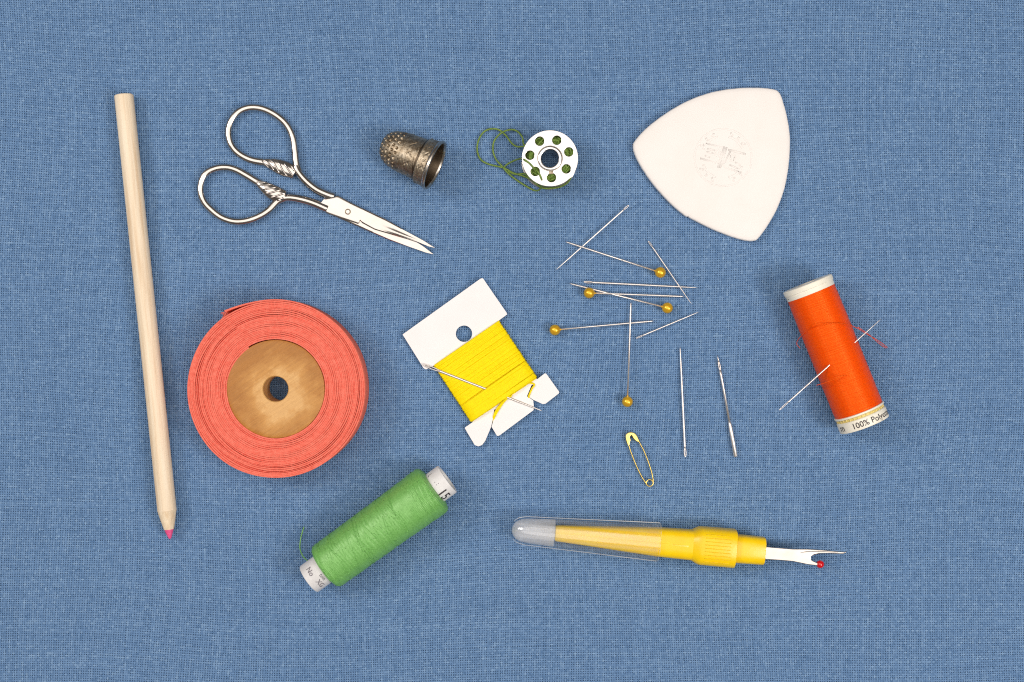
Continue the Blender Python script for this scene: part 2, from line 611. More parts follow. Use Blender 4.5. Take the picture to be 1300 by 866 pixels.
# ------------------------------------------------------------------ pencil
def make_pencil():
    r = 11.9
    p0, p1 = W(157.2, 120.5, r), W(212.0, 648, r)
    tip = W(215.3, 684.5, r)
    a = (p1 - p0).normalized(); l = a.cross(Zv).normalized()
    L = (p1 - p0).length
    t = thing('pencil', 'pale unpainted wooden pencil with a pink lead', 'pencil', (p0.x + a.x * L / 2, p0.y + a.y * L / 2, 0))
    mb = MB()
    def barrel(tt, rr, p):
        return rr * (1 + 0.012 * math.cos(6 * p))
    prof = [(0, r * 0.90), (0.8, r * 0.985), (1.6, r)] + [(1.6 + (L - 1.6) * k / 24, r) for k in range(1, 25)]
    mb.lathe(p0, a, l, Zv, prof, 48, fn=barrel)
    body = mb.build('barrel', M['pencil_wood'], t, angle=40)
    # sharpened cone
    L2 = (tip - p1).length
    mb = MB()
    r2 = 5.9
    rings = []
    def scal(tt, rr, p):
        return rr * (1 + 0.02 * math.sin(9 * p + tt))
    mb.lathe(p1, a, l, Zv, [(0.0, r * 0.995), (L2 * 0.08, r * 0.93), (L2 * 0.35, r * 0.76), (L2 * 0.66, r2 + 0.3)], 48, fn=scal)
    mb.build('sharpened_tip', M['cut_wood'], t, angle=50)
    mb = MB()
    mb.lathe(p1, a, l, Zv, [(L2 * 0.655, r2), (L2 * 0.8, r2 * 0.7), (L2 * 0.95, 2.0), (L2 * 0.985, 1.2), (L2, 0.3)], 32)
    mb.build('lead', M['pink_lead'], t, angle=50)
    mb = MB()
    mb.lathe(p0 - a * 0.15, a, l, Zv, [(0, 0.2), (0, 3.0), (0.3, 3.0)], 20)
    mb.build('lead_end', M['pink_lead'], t)


make_pencil()


# ------------------------------------------------------------------ scissors
def make_scissors():
    zz = 6.0
    Z1 = lambda pts: zoomed(pts, 230, 110, 3.714)
    Z2 = lambda pts: zoomed(pts, 390, 220, 7.647)
    t = thing('embroidery_scissors', 'small silver embroidery scissors with oval rings and feathered handles', 'scissors', (*W(405, 235).xy, 0))

    def handle(nm, ring_pts, feather_pts, shank_pts, zr, half_parent):
        ring = spline([W(x, y, zr) for x, y in Z1(ring_pts)], 8)
        n = len(ring)
        rad = []
        for i in range(n):
            u_ = i / (n - 1)
            rad.append(5.0 - 0.8 * min(1, u_ / 0.14) if u_ < 0.14 else (4.2 + 0.3 * max(0, (u_ - 0.85) / 0.15)))
        mb = MB(); mb.tube(ring, rad, 18, flat=0.72)
        rg = mb.build('finger_ring', M['steel'], half_parent)
        sh = spline([W(x, y, zr + dz) for (x, y), dz in zip(Z1([p[:2] for p in shank_pts]), [p[2] for p in shank_pts])], 8)
        n = len(sh)
        mb = MB(); mb.tube(sh, [4.3 + 1.0 * math.sin(math.pi * i / (n - 1)) * 0.5 + 0.9 * (i / (n - 1)) for i in range(n)], 14, flat=0.95)
        mb.build('shank', M['steel'], half_parent)
        # feathered ornament: a leaf body with slanting ridges
        fp = spline([W(x, y, zr) for x, y in Z1(feather_pts)], 10)
        n = len(fp)
        mb = MB()
        rr = [3.2 + 6.6 * math.sin(min(1.0, (i / (n - 1)) * 1.5) * math.pi / 2) ** 1.2 - 2.4 * max(0, i / (n - 1) - 0.75) / 0.25 for i in range(n)]
        mb.tube(fp, rr, 20, flat=0.55)
        ft = mb.build('feather', M['steel'], half_parent)
        mb = MB()
        N = 6
        sgn_ = 1 if nm == 'a' else -1
        for k in range(N):
            u0 = -0.12 + 0.98 * k / (N - 1)
            pts, rads = [], []
            for j in range(-8, 9):
                w_ = j / 8
                uu = u0 + 0.16 + sgn_ * w_ * 0.24
                if not 0.02 < uu < 0.99: continue
                x_ = uu * (n - 1); i = int(x_); i = min(max(i, 1), n - 2)
                c = fp[i].lerp(fp[i + 1], min(1, max(0, x_ - i))); tg = (fp[i + 1] - fp[i - 1]).normalized(); sd = tg.cross(Zv).normalized()
                zt = math.sqrt(max(0.0, 1 - (w_ * 0.97) ** 2)) * rr[i] * 0.55
                pts.append(c + sd * (w_ * rr[i] * 0.97) + Zv * (zt + 0.15))
                rads.append(0.35 + 0.85 * math.sqrt(max(0, 1 - w_ * w_)))
            if len(pts) > 4: mb.tube(pts, rads, 8)
        mb.build('feather_ridges', M['steel'], ft)

    half_lo = MB()
    # lower blade, its upper part hidden under the top one
    def blade(name, edge_a, edge_b, z0, zb, hollow, parent):
        A = [W(x, y, z0) for x, y in Z2(edge_a)]
        B = [W(x, y, z0) for x, y in Z2(edge_b)]
        def resample(P, n):
            L = [0]
            for i in range(1, len(P)): L.append(L[-1] + (P[i] - P[i - 1]).length)
            o_ = []
            for k in range(n):
                s_ = L[-1] * k / (n - 1)
                i = 1
                while i < len(L) - 1 and L[i] < s_: i += 1
                f_ = (s_ - L[i - 1]) / max(1e-6, L[i] - L[i - 1])
                o_.append(P[i - 1].lerp(P[i], f_))
            return o_
        n = 60
        A, B = resample(A, n), resample(B, n)
        rings = []
        K = 14
        for i in range(n):
            s_ = i / (n - 1)
            ring = []
            th = (z0 - zb) * (1 - 0.55 * s_)
            for k in range(K + 1):
                v_ = k / K
                edge = min(1.0, v_ / 0.10, (1 - v_) / 0.08)
                z = z0 - 0.9 * (1 - edge) ** 2 - 1.6 * s_
                if hollow:
                    lens = math.exp(-((s_ - 0.66) / 0.17) ** 2) * math.exp(-((v_ - 0.68) / 0.22) ** 2)
                    z -= 1.1 * lens
                p = A[i].lerp(B[i], v_); ring.append(Vector((p.x, p.y, z)))
            for k in (K, 0):
                p = A[i].lerp(B[i], k / K)
                ring.append(Vector((p.x, p.y, z0 - th - 1.6 * s_)))
            rings.append(ring)
        mb = MB(); mb.rings(rings)
        return mb.build(name, M['steel'], parent, angle=40)

    # half whose ring is the upper one: shank dives under the pivot, blade is the lower one
    lower_half = blade('blade', [(150, 258), (290, 232), (420, 330), (640, 460), (860, 570), (1060, 662), (1130, 708), (1222, 782)],
                       [(185, 372), (300, 432), (400, 474), (600, 563), (800, 648), (1000, 722), (1150, 772), (1224, 786)], 7.0, 3.4, False, t)
    handle('a', [(556, 405), (543, 365), (536, 300), (527, 243), (505, 192), (470, 152), (420, 119), (370, 101), (320, 99), (275, 115), (241, 150), (223, 200), (227, 250), (246, 290), (281, 322), (331, 346), (385, 356)],
           [(378, 354), (430, 366), (480, 384), (537, 408)],
           [(541, 375, 0), (552, 402, 0), (590, 447, 0), (640, 487, -0.6), (695, 512, -1.5), (722, 520, -2)], 6.5, lower_half)
    upper_half = blade('blade', [(135, 285), (160, 248), (265, 226), (292, 214), (400, 272), (520, 332), (760, 446), (1000, 580), (1130, 652), (1236, 720)],
                       [(140, 292), (184, 386), (300, 428), (495, 492), (512, 452), (524, 478), (650, 545), (900, 618), (1062, 664), (1180, 712), (1238, 723)], 11.6, 7.4, True, t)
    handle('b', [(500, 522), (455, 540), (415, 580), (370, 610), (310, 632), (250, 636), (190, 617), (141, 580), (106, 540), (91, 490), (98, 440), (121, 405), (165, 385), (215, 381), (260, 393), (310, 420), (362, 452)],
           [(355, 447), (395, 475), (440, 503), (490, 520)],
           [(475, 528, 0), (512, 524, 0), (560, 531, 0.6), (620, 548, 1.5), (690, 578, 2.2)], 6.5, upper_half)
    # screw: a flat head in a turned ring
    c = W(390 + 394 / 7.647, 220 + 373 / 7.647, 12)
    mb = MB()
    mb.lathe(Vector((c.x, c.y, 3)), Zv, Vector((1, 0, 0)), Vector((0, 1, 0)), [(0, 2.6), (8.4, 2.6), (8.75, 2.35), (8.85, 0.1)], 28)
    mb.build('pivot_screw', M['steel'], t, angle=35)
    mb = MB()
    mb.tube([Vector((c.x + 3.2 * math.cos(a), c.y + 3.2 * math.sin(a), 11.55)) for a in [k * 2 * math.pi / 32 for k in range(32)]], 0.55, 8, loop=True)
    mb.build('screw_collar', M['old_silver'], t)


make_scissors()


# ------------------------------------------------------------------ thimble
def make_thimble():
    th = R(8.0)
    ax2 = Vector((58.5, -25.5, 0)).normalized()
    a = (ax2 * math.cos(th) + Zv * math.sin(th)).normalized()       # towards the opening
    l = a.cross(Zv).normalized(); u = l.cross(a).normalized()
    rimc = W(552.5, 210.5, 34.5)
    O = rimc - a * 74
    t = thing('thimble', 'tarnished antique silver thimble with dimpled dome lying on its side', 'thimble', (rimc.x - ax2.x * 35, rimc.y - ax2.y * 35, 0))
    # outer profile
    key = [(0, 0.3), (0.6, 6), (2.2, 11.5), (5.0, 16.0), (9.0, 19.4), (14, 21.8), (20, 23.6), (27, 24.9), (32, 25.4)]
    prof = [Vector((p[0], p[1], 0)) for p in key]
    prof = spline(prof, 20)
    # arc length
    s = [0]
    for i in range(1, len(prof)): s.append(s[-1] + (prof[i] - prof[i - 1]).length)
    seg = 320
    # dimple rows
    rows = []
    sk = 4.0
    r_at = lambda q: float(np.interp(q, s, [p.y for p in prof]))
    k = 0
    while sk < s[-1] - 2.2:
        n = max(4, int(2 * math.pi * r_at(sk) / 6.7))
        rows.append((sk, n, (k % 2) * math.pi / n + random.uniform(0, 0.15)))
        sk += 6.1; k += 1
    ph = np.arange(seg) * 2 * math.pi / seg
    rings = []
    for i, p in enumerate(prof):
        disp = np.zeros(seg)
        for sk, n, off in rows:
            ds = s[i] - sk
            if abs(ds) > 3.5: continue
            stp = 2 * math.pi / n
            da = (ph - off + stp / 2) % stp - stp / 2
            d = np.sqrt((da * p.y) ** 2 + ds ** 2)
            disp += np.where(d < 2.1, -2.5 * (1 - (d / 2.1) ** 1.15), 0.0)
        nrm = (prof[min(i + 1, len(prof) - 1)] - prof[max(i - 1, 0)]).normalized()
        nt_, nr_ = -nrm.y, nrm.x
        rings.append([O + a * (p.x + nt_ * disp[j]) + (l * math.sin(ph[j]) + u * math.cos(ph[j])) * (p.y + nr_ * disp[j]) for j in range(seg)])
    mb = MB(); mb.rings(rings, cap1=False)
    mb.build('dimpled_dome', M['old_silver'], t)
    # plain band with worn engraving
    rings = []
    for k in range(56):
        tt = 32 + 25 * k / 55
        r0 = 25.4 + 1.2 * (tt - 32) / 25 + (0.5 if k in (1, 2) else 0)
        ring = []
        for j in range(seg):
            p = ph[j]
            e = math.sin(7 * p + 2.5 * math.sin(tt * 0.55)) * math.sin(tt * 0.62 + 1.4 * math.sin(5 * p))
            vine = math.exp(-((tt - 44 - 4 * math.sin(6 * p)) / 1.1) ** 2) + 0.8 * math.exp(-((tt - 44 + 4 * math.sin(6 * p + .7)) / 0.9) ** 2)
            d = -0.85 * max(0, e - 0.45) - 0.7 * vine * (0.5 + 0.5 * math.sin(11 * p + 1))
            ring.append(O + a * tt + (l * math.sin(p) + u * math.cos(p)) * (r0 + d))
        rings.append(ring)
    mb = MB(); mb.rings(rings, cap0=False, cap1=False)
    mb.build('engraved_band', M['old_silver'], t)
    # border band between two beads, then the rolled rim and the inside
    rings = []
    pr = [(56.3, 26.4), (57.0, 29.0), (58.2, 30.2), (59.2, 29.9), (59.8, 29.2)]
    pr += [(60 + 9.6 * k / 30, 29.3 + 1.2 * k / 30) for k in range(31)]
    for (tt, r0) in pr:
        ring = []
        for j in range(seg):
            p = ph[j]
            d = 0
            if 60.4 < tt < 69.4:
                w_ = (tt - 65) / 4.4
                d = -0.8 * max(0, math.sin(20 * p + 3.0 * w_) * math.cos(2.6 * w_) - 0.25) - 0.5 * max(0, math.sin(20 * p - 4 * w_ + 2) - 0.6)
            ring.append(O + a * tt + (l * math.sin(p) + u * math.cos(p)) * (r0 + d))
        rings.append(ring)
    mb = MB(); mb.rings(rings, cap0=False, cap1=False)
    mb.build('border_band', M['old_silver'], t)
    mb = MB()
    mb.lathe(O, a, l, u, [(69.4, 30.4), (70.2, 31.6), (71.6, 32.5), (73.2, 32.6), (74.3, 31.9), (74.7, 30.9), (74.2, 29.9), (72.6, 29.2), (71.8, 29.0)], 96, cap=False)
    mb.build('rolled_rim', M['rim_silver'], t)
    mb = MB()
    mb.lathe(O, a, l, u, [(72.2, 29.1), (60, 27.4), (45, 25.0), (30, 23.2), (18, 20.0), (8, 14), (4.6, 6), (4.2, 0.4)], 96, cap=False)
    mb.build('inside_wall', M['inside_shade'], t)


make_thimble()


# ------------------------------------------------------------------ bobbin
def make_bobbin():
    H = 40.0
    c = W(698.3, 201, H); c.z = 0
    t = thing('bobbin', 'pierced steel sewing machine bobbin wound with olive green thread', 'bobbin', c)
    def circ(r, n=72, o=(0, 0)): return [(c.x + o[0] + r * math.cos(2 * math.pi * k / n), c.y + o[1] + r * math.sin(2 * math.pi * k / n)) for k in range(n)]
    zc = [(975, 170), (1069, 165), (1135, 229), (1121, 322), (1040, 370), (951, 336), (922, 247)]
    hol = [((x - 1032) / 4.33 * .98, -(y - 264) / 4.33 * .98) for x, y in zc]
    loops = [circ(35.0)] + [circ(12.2)] + [circ(5.6, 32, h) for h in hol]
    top = plate('flange', loops, H - 1.0, 1.0, 0.4, M['flange_steel'], t)
    plate('flange', loops, 1.0, 1.0, 0.4, M['flange_steel'], t)
    # hub tube with a rolled lip
    mb = MB()
    mb.lathe(c, Zv, Vector((1, 0, 0)), Vector((0, 1, 0)), [(0.2, 10.8), (0.2, 12.6), (H - 0.5, 12.6), (H - 0.3, 15.0), (H + 0.5, 15.0), (H + 1.0, 14.4), (H + 1.1, 12.6), (H + 0.6, 11.3), (H - 1, 10.8)], 64, close=True)
    mb.build('hub', M['flange_steel'], t, angle=45)
    mb = MB()
    mb.tube([Vector((c.x + 15.5 * math.cos(k * math.pi / 24), c.y + 15.5 * math.sin(k * math.pi / 24), H + 0.05)) for k in range(48)], 0.35, 6, loop=True)
    mb.build('hub_seam', M['old_silver'], t)
    mb = MB()
    sx, sy = c.x + 1.2, c.y - 17.5
    mb.rings([[Vector((sx - 2.6, sy + y, z)), Vector((sx + 2.6, sy + y, z))] for y, z in ((-2.2, H + 0.1), (-1.4, H + 0.5), (1.4, H + 0.5), (2.2, H + 0.1))], close_u=False)
    mb.build('slot_tab', M['old_silver'], t)
    # the winding: layers of crossing coils
    mb = MB()
    prof = []
    n = 22
    for k in range(n * 4 + 1):
        zz = 2.4 + (H - 7.9) * k / (n * 4)
        prof.append((zz, 30.5 + 0.55 * math.cos(2 * math.pi * k / 4)))
    prof = [(2.3, 12.7)] + prof + [(H - 5.4, 12.7)]
    mb.lathe(c, Zv, Vector((1, 0, 0)), Vector((0, 1, 0)), prof, 56, close=True)
    wd = mb.build('wound_thread', M['olive_thread'], t)
    mb = MB()
    for k in range(110):                                  # turns that show through the holes
        an = random.uniform(0, 2 * math.pi); off = random.uniform(15.5, 29)
        hl = math.sqrt(30.5 ** 2 - off ** 2)
        d = Vector((-math.sin(an), math.cos(an), 0)); o_ = c + Vector((math.cos(an), math.sin(an), 0)) * off
        zz = H - 3.2 + random.uniform(-1.8, 0.0)
        tl = random.uniform(-0.25, 0.25)
        d2 = (d + Vector((math.cos(an), math.sin(an), 0)) * tl).normalized()
        mb.tube([o_ - d2 * min(hl, 9) + Zv * (zz - 0.5), o_ + Zv * zz, o_ + d2 * min(hl, 9) + Zv * (zz - 0.5)], 0.95, 6)
    mb.build('crossing_turns', M['olive_thread'], wd)
    # loose tail, looping on the cloth
    Zt = lambda pts: spline([W(460 + x / 4.33, 140 + y / 4.33, z) for x, y, z in pts], 8)
    def strand(pts):
        P = Zt(pts); mb_ = MB(); mb_.tube(P, 1.15, 8)
        return mb_.build('loose_thread', M['olive_thread'], t)
    strand([(930, 215, 22), (890, 200, 14), (850, 200, 8), (820, 180, 4), (790, 140, 2), (750, 108, 1), (705, 103, .5), (665, 122, .5), (637, 170, .5), (632, 225, .5), (650, 270, .5), (690, 295, .6), (740, 308, 1.2), (780, 318, 2.0), (830, 345, 3.0), (880, 360, 7), (930, 378, 14), (985, 380, 22)])
    strand([(925, 205, 20), (888, 188, 13), (880, 150, 7), (850, 115, 3), (810, 107, 2), (760, 128, 3.2), (725, 170, 1), (718, 220, .5), (735, 270, 1), (770, 310, 3.2), (800, 345, 2), (850, 385, 1.2), (905, 420, 2), (950, 442, 6), (978, 432, 16), (988, 400, 33), (984, 375, 41.3), (970, 345, 41.2), (955, 330, 38)])
    strand([(780, 320, 1), (783, 310, 3.8), (800, 295, 4), (840, 275, 8), (875, 266, 26), (890, 272, 41), (915, 288, 41.2), (938, 312, 41.2), (945, 326, 38)])  # its run over the flange draws a reflection as thread
    strand([(800, 335, 1.2), (840, 352, 3), (890, 350, 8), (925, 375, 18), (985, 425, 20), (1040, 428, 22), (1090, 420, 24), (1130, 396, 26), (1150, 360, 26)])


make_bobbin()


# ------------------------------------------------------------------ tailor's chalk
def make_chalk():
    H = 13.0
    pts = [(91, 362), (97, 335), (150, 275), (240, 205), (350, 141), (470, 98), (600, 78), (700, 77), (765, 84), (790, 98), (806, 130), (830, 220), (843, 310), (840, 420), (822, 540), (785, 650), (735, 740), (692, 798), (672, 810), (640, 811), (580, 797), (470, 755), (368, 704), (355, 694), (338, 690), (260, 622), (180, 531), (120, 440), (97, 390)]
    L = [W(x, y, H) for x, y in zoomed(pts, 780, 90, 3.764)]
    L = spline([Vector((p.x, p.y, 0)) for p in L], 6, loop=True)
    L = [(p.x + random.uniform(-.12, .12), p.y + random.uniform(-.12, .12)) for p in L]
    cen = W(912, 205)
    t = thing('tailors_chalk', 'off white triangular tailor\'s chalk with rounded corners and faint stamped emblem', 'chalk', cen)
    # domed slab with thin worn edges
    cx = sum(p[0] for p in L) / len(L); cy = sum(p[1] for p in L) / len(L)
    Ls = np.array(L)
    for _ in range(60): Ls = 0.5 * Ls + 0.25 * (np.roll(Ls, 1, 0) + np.roll(Ls, -1, 0))
    rings = []
    for sc, z in ((0.965, 0.0), (0.99, 1.0), (1.0, 3.0), (1.0, 6.8), (0.994, 8.6), (0.98, 9.8), (0.95, 10.7), (0.88, 11.6), (0.78, 12.3), (0.6, 12.8), (0.4, 13.0), (0.2, 13.0)):
        rings.append([Vector((cx + (x - cx) * sc, cy + (y - cy) * sc, z)) for x, y in (L if sc > 0.975 else Ls)])
    mb = MB(); mb.rings(rings)
    body = mb.build('slab', M['chalk'], t)
    # stamped emblem: low relief strokes
    e = W(918, 200, H); mb = MB()
    def st(pts, r=0.62, loop=False):
        P = [Vector((e.x + x, e.y + y, 13.0 - 0.0006 * (x * x + y * y) * 0)) for x, y in pts]
        mb.tube(P, r * 2.0, 10, loop=loop, flat=0.15)
    st([(36 * math.cos(k * math.pi / 30), 36 * math.sin(k * math.pi / 30)) for k in range(60)], 0.5, True)
    arc = lambda r, a0, a1, n=16: [(r * math.cos(R(a0 + (a1 - a0) * k / n)), r * math.sin(R(a0 + (a1 - a0) * k / n))) for k in range(n + 1)]
    st(arc(27, 25, 75)); st(arc(27, 105, 158)); st(arc(26.5, 200, 250)); st(arc(26.5, 285, 335))
    rot = lambda pts, an: [(x * math.cos(an) - y * math.sin(an), x * math.sin(an) + y * math.cos(an)) for x, y in pts]
    an = R(-14)
    st(rot([(-25, 12), (-4, 12), (-6, -9), (-28, -8)], an)); st(rot([(4, 11), (27, 11)], an)); st(rot([(7, 10), (2, -11), (27, -13)], an))
    st(rot([(-2, 14), (-3, -14)], an)); st(rot([(1.2, 14), (-0.5, -14)], an))
    for q_ in ([(-22, 6), (-12, 6)], [(-22, 2), (-13, 2)], [(-23, -3), (-16, -4)], [(9, 5), (9, -2), (13, -3), (14, 4)], [(16, -2), (24, -5)], [(10, -7), (22, -9)]):
        st(rot(q_, an), 0.5)
    st(rot([(-9 + 2.6 * math.cos(k * .524), 4 + 4 * math.sin(k * .524)) for k in range(12)], an), 0.5, True)
    st(rot([(12 + 2.6 * math.cos(k * .524), 3 + 4 * math.sin(k * .524)) for k in range(12)], an), 0.5, True)
    for k, b0 in enumerate((38, 52, 66, 118, 132, 146, 212, 226, 240, 300, 316)):   # worn lettering round the border
        q0_, q1_ = (29, b0), (33, b0 + (k % 3 - 1) * 7)
        st([(q0_[0] * math.cos(R(q0_[1])), q0_[0] * math.sin(R(q0_[1]))), (q1_[0] * math.cos(R(q1_[1])), q1_[0] * math.sin(R(q1_[1])))], 0.6)
    mb.build('stamped_emblem', M['chalk'], body)


make_chalk()


# ------------------------------------------------------------------ pins and needles
def make_pin(label, head, tip, lift=0.0):
    hr = 7.0
    hc = W(*head, hr + lift); tp = W(*tip, 0.9 + lift * 1.2)
    t = thing('ball_head_pin', label, 'pin', (hc.x, hc.y, 0), 'dressmaking pins with amber heads')
    d = (tp - hc).normalized(); L = (tp - hc).length
    mb = MB(); mb.tube([hc + d * 3, hc + d * (L - 9), hc + d * (L - 3), tp], [1.2, 1.18, 0.85, 0.18], 10)
    mb.build('shaft', M['needle_steel'], t)
    mb = MB(); mb.sphere(hc, hr, 28, 18); mb.tube([hc + d * 6.2, hc + d * 8.0], [1.9, 1.2], 12)
    mb.build('head', M['pearl'], t)
    return t


make_pin('amber ball pin closest to the white chalk, its shaft pointing up left', (838.3, 346), (718, 307), 0.8)
make_pin('amber ball pin with head left and level shaft pointing right, middle of the cluster', (748, 372), (868.5, 376.5))
make_pin('amber ball pin lying across another pin, head lowest right of the cluster', (847.2, 391), (723, 360), 1.6)
make_pin('amber ball pin with leftmost head, shaft slightly rising to the right', (704.5, 419), (830.5, 407.5))
make_pin('amber ball pin standing vertical in the picture, head at the bottom above the safety pin', (796.5, 510), (801, 383), 1.4)


def make_needle(name, label, eye, tip, r=1.05, z0=1.1, z1=1.0, group='loose sewing needles', eyelen=9.0):
    e, p = W(*eye, z0), W(*tip, z1)
    d = (p - e).normalized(); L = (p - e).length; sd = d.cross(Zv).normalized()
    t = thing(name, label, 'needle', (e.x, e.y, 0), group)
    mb = MB()
    mb.tube([e + d * (eyelen - 0.6), e + d * (eyelen + 2), e + d * L * 0.45, e + d * (L * 0.8), e + d * (L - 5), p], [r * 1.05, r * 1.02, r, r * 0.82, r * 0.45, 0.08], 12)
    mb.build('shaft', M['needle_steel'], t)
    mb = MB()
    lp = []
    for k in range(28):
        an = 2 * math.pi * k / 28
        lp.append(e + d * (eyelen / 2 + 0.3 - (eyelen / 2) * math.cos(an)) + sd * (r * 0.78 * math.sin(an) * (1.0 if abs(math.sin(an)) < 0.98 else 1)))
    mb.tube(lp, r * 0.44, 8, loop=True, flat=1.5)
    mb.build('eye', M['needle_steel'], t)
    return t


make_needle('sewing_needle', 'thin steel needle slanting up right near the chalk, topmost of the loose needles', (798.3, 260.5), (705, 343.5), 1.1, 2.6, 1.0)
make_needle('sewing_needle', 'thin steel needle slanting steeply down right past the rightmost amber pin heads', (823, 306), (878.5, 387), 0.95, 1.0, 4.6)
make_needle('sewing_needle', 'thick steel needle lying nearly level above the pins, eye at left end', (741, 358), (886, 365.3), 1.3, 1.4, 2.8, eyelen=11)
make_needle('sewing_needle', 'short steel needle sloping gently up right below the pin cluster', (807.5, 429.5), (888.5, 395.5), 0.95)
make_needle('sewing_needle', 'upright steel needle between vertical amber pin and machine needle', (870, 580.5), (863.3, 439), 1.5, 1.5, 1.2, eyelen=12)


def make_machine_needle():
    b0, tp = W(934, 580, 2.6), W(910.8, 451, 1.4)
    a = (tp - b0).normalized(); L = (tp - b0).length; sd = a.cross(Zv).normalized()
    t = thing('sewing_machine_needle', 'sewing machine needle with thick flattened shank at bottom and eye near its point', 'needle', (b0.x, b0.y, 0))
    mb = MB()
    mb.tube([b0, b0 + a * 0.9, b0 + a * 36, b0 + a * 42, b0 + a * 46], [2.0, 2.8, 2.7, 2.1, 1.7], 16)
    mb.build('shank', M['needle_steel'], t)
    mb = MB()
    mb.tube([b0 + a * 44, b0 + a * (L - 25), b0 + a * (L - 19)], [1.7, 1.65, 1.6], 12)
    mb.tube([b0 + a * (L - 9), b0 + a * (L - 4), tp], [1.35, 0.8, 0.1], 12)
    mb.build('blade', M['needle_steel'], t)
    mb = MB()
    mid = b0 + a * (L - 14)
    mb.tube([mid + a * (6 * math.cos(k * math.pi / 14)) + sd * (0.95 * math.sin(k * math.pi / 14)) for k in range(28)], 0.75, 8, loop=True, flat=1.6)
    mb.build('eye', M['needle_steel'], t)


make_machine_needle()


# ------------------------------------------------------------------ safety pin
def make_safety_pin():
    Zs = lambda pts: zoomed(pts, 785, 540, 10.18)
    t = thing('safety_pin', 'small closed brass safety pin lying below the vertical amber pin', 'safety pin', W(813, 582))
    outl = [(126, 268), (108, 225), (94, 170), (94, 132), (118, 100), (160, 88), (205, 98), (236, 128), (258, 170), (274, 212), (244, 214), (214, 192), (190, 165), (182, 145), (170, 132), (156, 138), (152, 158), (158, 190), (150, 225), (138, 268)]
    L = spline([Vector((*W(x, y, 3).xy, 0)) for x, y in Zs(outl)], 4, loop=True)
    plate('cap', [[(p.x, p.y) for p in L]], 2.6, 1.7, 0.8, M['brass'], t, res=3)
    def wire(nm, pts, zs):
        P = spline([W(x, y, z) for (x, y), z in zip(Zs(pts), zs)], 10)
        mb = MB(); mb.tube(P, 0.92, 8); return mb.build(nm, M['brass'], t)
    wire('fixed_arm', [(262, 195), (285, 245), (330, 330), (390, 480), (428, 600), (447, 690), (449, 745)], [2.6, 2.4, 2.2, 2, 2, 2, 2.2])
    wire('pin_arm', [(132, 245), (150, 310), (172, 372), (232, 522), (300, 660), (345, 730), (366, 765), (392, 786)], [2.6, 2.4, 2.2, 2, 1.6, 1.4, 1.3, 1.2])
    c = W(785 + 405 / 10.18, 540 + 745 / 10.18, 2)
    mb = MB()
    mb.tube([Vector((c.x + 4.3 * math.cos(k * math.pi / 12), c.y + 4.3 * math.sin(k * math.pi / 12), 0.9 + 1.4 * k / 48)) for k in range(54)], 0.72, 8)
    mb.build('coil', M['brass'], t)


make_safety_pin()


